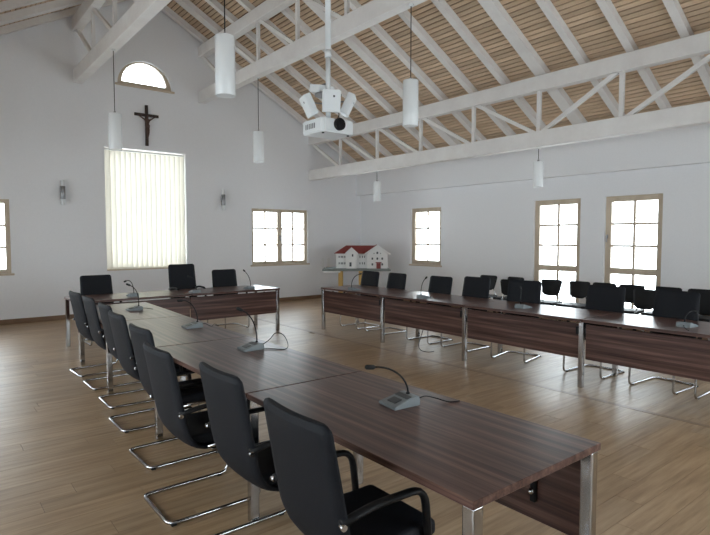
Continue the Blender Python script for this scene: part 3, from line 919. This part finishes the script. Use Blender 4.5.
# ------------------------------------------------------------------ house model on trestles (local x to the right, y away)
HR = math.radians(-38.682)
HX, HY, HZ = 8.25, 10.25, 0.84
st = thing('model_stand', 'board on yellow wooden trestles carrying the house model', 'stand', (HX, HY, 0), HR)
bm = B(); box(bm, (0, .45, HZ - .02), (1.66, .90, .04), bev=.003, seg=1); obj('board', bm, 'modelbase', st)
for sx in (-.39, .11):
    for yy in (.10, .80):
        bm = B(); box(bm, (sx, yy, (HZ - .10) / 2), (.10, .04, HZ - .10), bev=.004, seg=1); obj('leg', bm, 'yellowwood', st)
    bm = B(); box(bm, (sx, .45, HZ - .07), (.09, .82, .06)); obj('trestle_beam', bm, 'yellowwood', st)
    bm = B(); box(bm, (sx, .45, .18), (.05, .66, .05)); obj('trestle_rail', bm, 'yellowwood', st)
bm = B(); box(bm, (-.60, .30, HZ - .06), (.42, .58, .035), bev=.003, seg=1); obj('pull_out_shelf', bm, 'white', st)
hm_ = thing('house_model', 'white architectural model of a house with red roof', 'model', (HX - .01, HY, HZ), HR)
ox = -.485
def hx(u): return ox + u
bm = B(); box(bm, (.02, .45, .010), (1.56, .84, .020)); obj('base_plate', bm, 'modelbase', hm_)
zb, EH, RH = .02, .38, .575
bm = B()
box(bm, (hx(.56), .43, zb + (EH - zb) / 2), (1.12, .46, EH - zb))                                # main body
prism(bm, [(hx(.25), zb), (hx(.50), zb), (hx(.50), .395), (hx(.375), .51), (hx(.25), .395)], 'y', .06, .40)   # small gable
prism(bm, [(hx(.75), zb), (hx(1.25), zb), (hx(1.25), EH), (hx(1.00), RH - .02), (hx(.75), EH)], 'y', .08, .74)    # wing
obj('walls', bm, 'white', hm_)
bm = B()
# main roof, hipped at the left
e = .06
A0, A1 = (hx(-e), .20 - e, EH), (hx(-e), .66 + e, EH)
R0, R1 = (hx(.24), .43, RH), (hx(1.0), .43, RH)
C0, C1 = (hx(1.0), .20 - e, EH), (hx(1.0), .66 + e, EH)
vs = [bm.verts.new(p) for p in (A0, A1, R0, R1, C0, C1)]
for f in ((0, 2, 1), (0, 4, 3, 2), (1, 2, 3, 5), (4, 5, 3), (0, 1, 5, 4)): bm.faces.new([vs[i] for i in f])
obj('main_roof', bm, 'redroof', hm_)
def gable_roof(name, u0, u1, uc, ze, zr, y0, y1):
    t = .022
    for s, ue in ((-1, u0), (1, u1)):
        bm = B()
        prism(bm, [(hx(ue), ze), (hx(uc), zr), (hx(uc), zr + t), (hx(ue), ze + t)], 'y', y0, y1)
        obj(name, bm, 'redroof', hm_)
        bm = B()
        prism(bm, [(hx(ue), ze - .012), (hx(uc), zr - .012), (hx(uc), zr + t + .001), (hx(ue), ze + t + .001)], 'y', y0 - .012, y0)
        obj('bargeboard', bm, 'white', hm_)
gable_roof('gable_roof', .22, .53, .375, .375, .515, .03, .42)
gable_roof('wing_roof', .68, 1.32, 1.00, .355, RH, .04, .78)
def mwin(u, z, y, w=.022, h=.05):
    bm = B(); box(bm, (hx(u), y, z), (w, .008, h)); obj('model_window', bm, 'modelwin', hm_)
for z in (.14, .30):
    for u in (.07, .12, .16, .21): mwin(u, z, .199)
    for u in (.58, .64, .69): mwin(u, z, .199, .02)
mwin(.40, .34, .059, .034, .06); mwin(.35, .12, .059, .05, .10)
for u in (.88, 1.00, 1.12): mwin(u, .26, .079, .038, .05)
for u in (.88, 1.12): mwin(u, .12, .079, .038, .05)
mwin(1.00, .40, .079, .04, .05)
for u in (.92, 1.08): mwin(u, .385, .079, .018, .025)
bm = B(); box(bm, (hx(1.03), .055, .085), (.10, .05, .13)); box(bm, (hx(1.03), .045, .165), (.14, .08, .02)); obj('porch', bm, 'redroof', hm_)
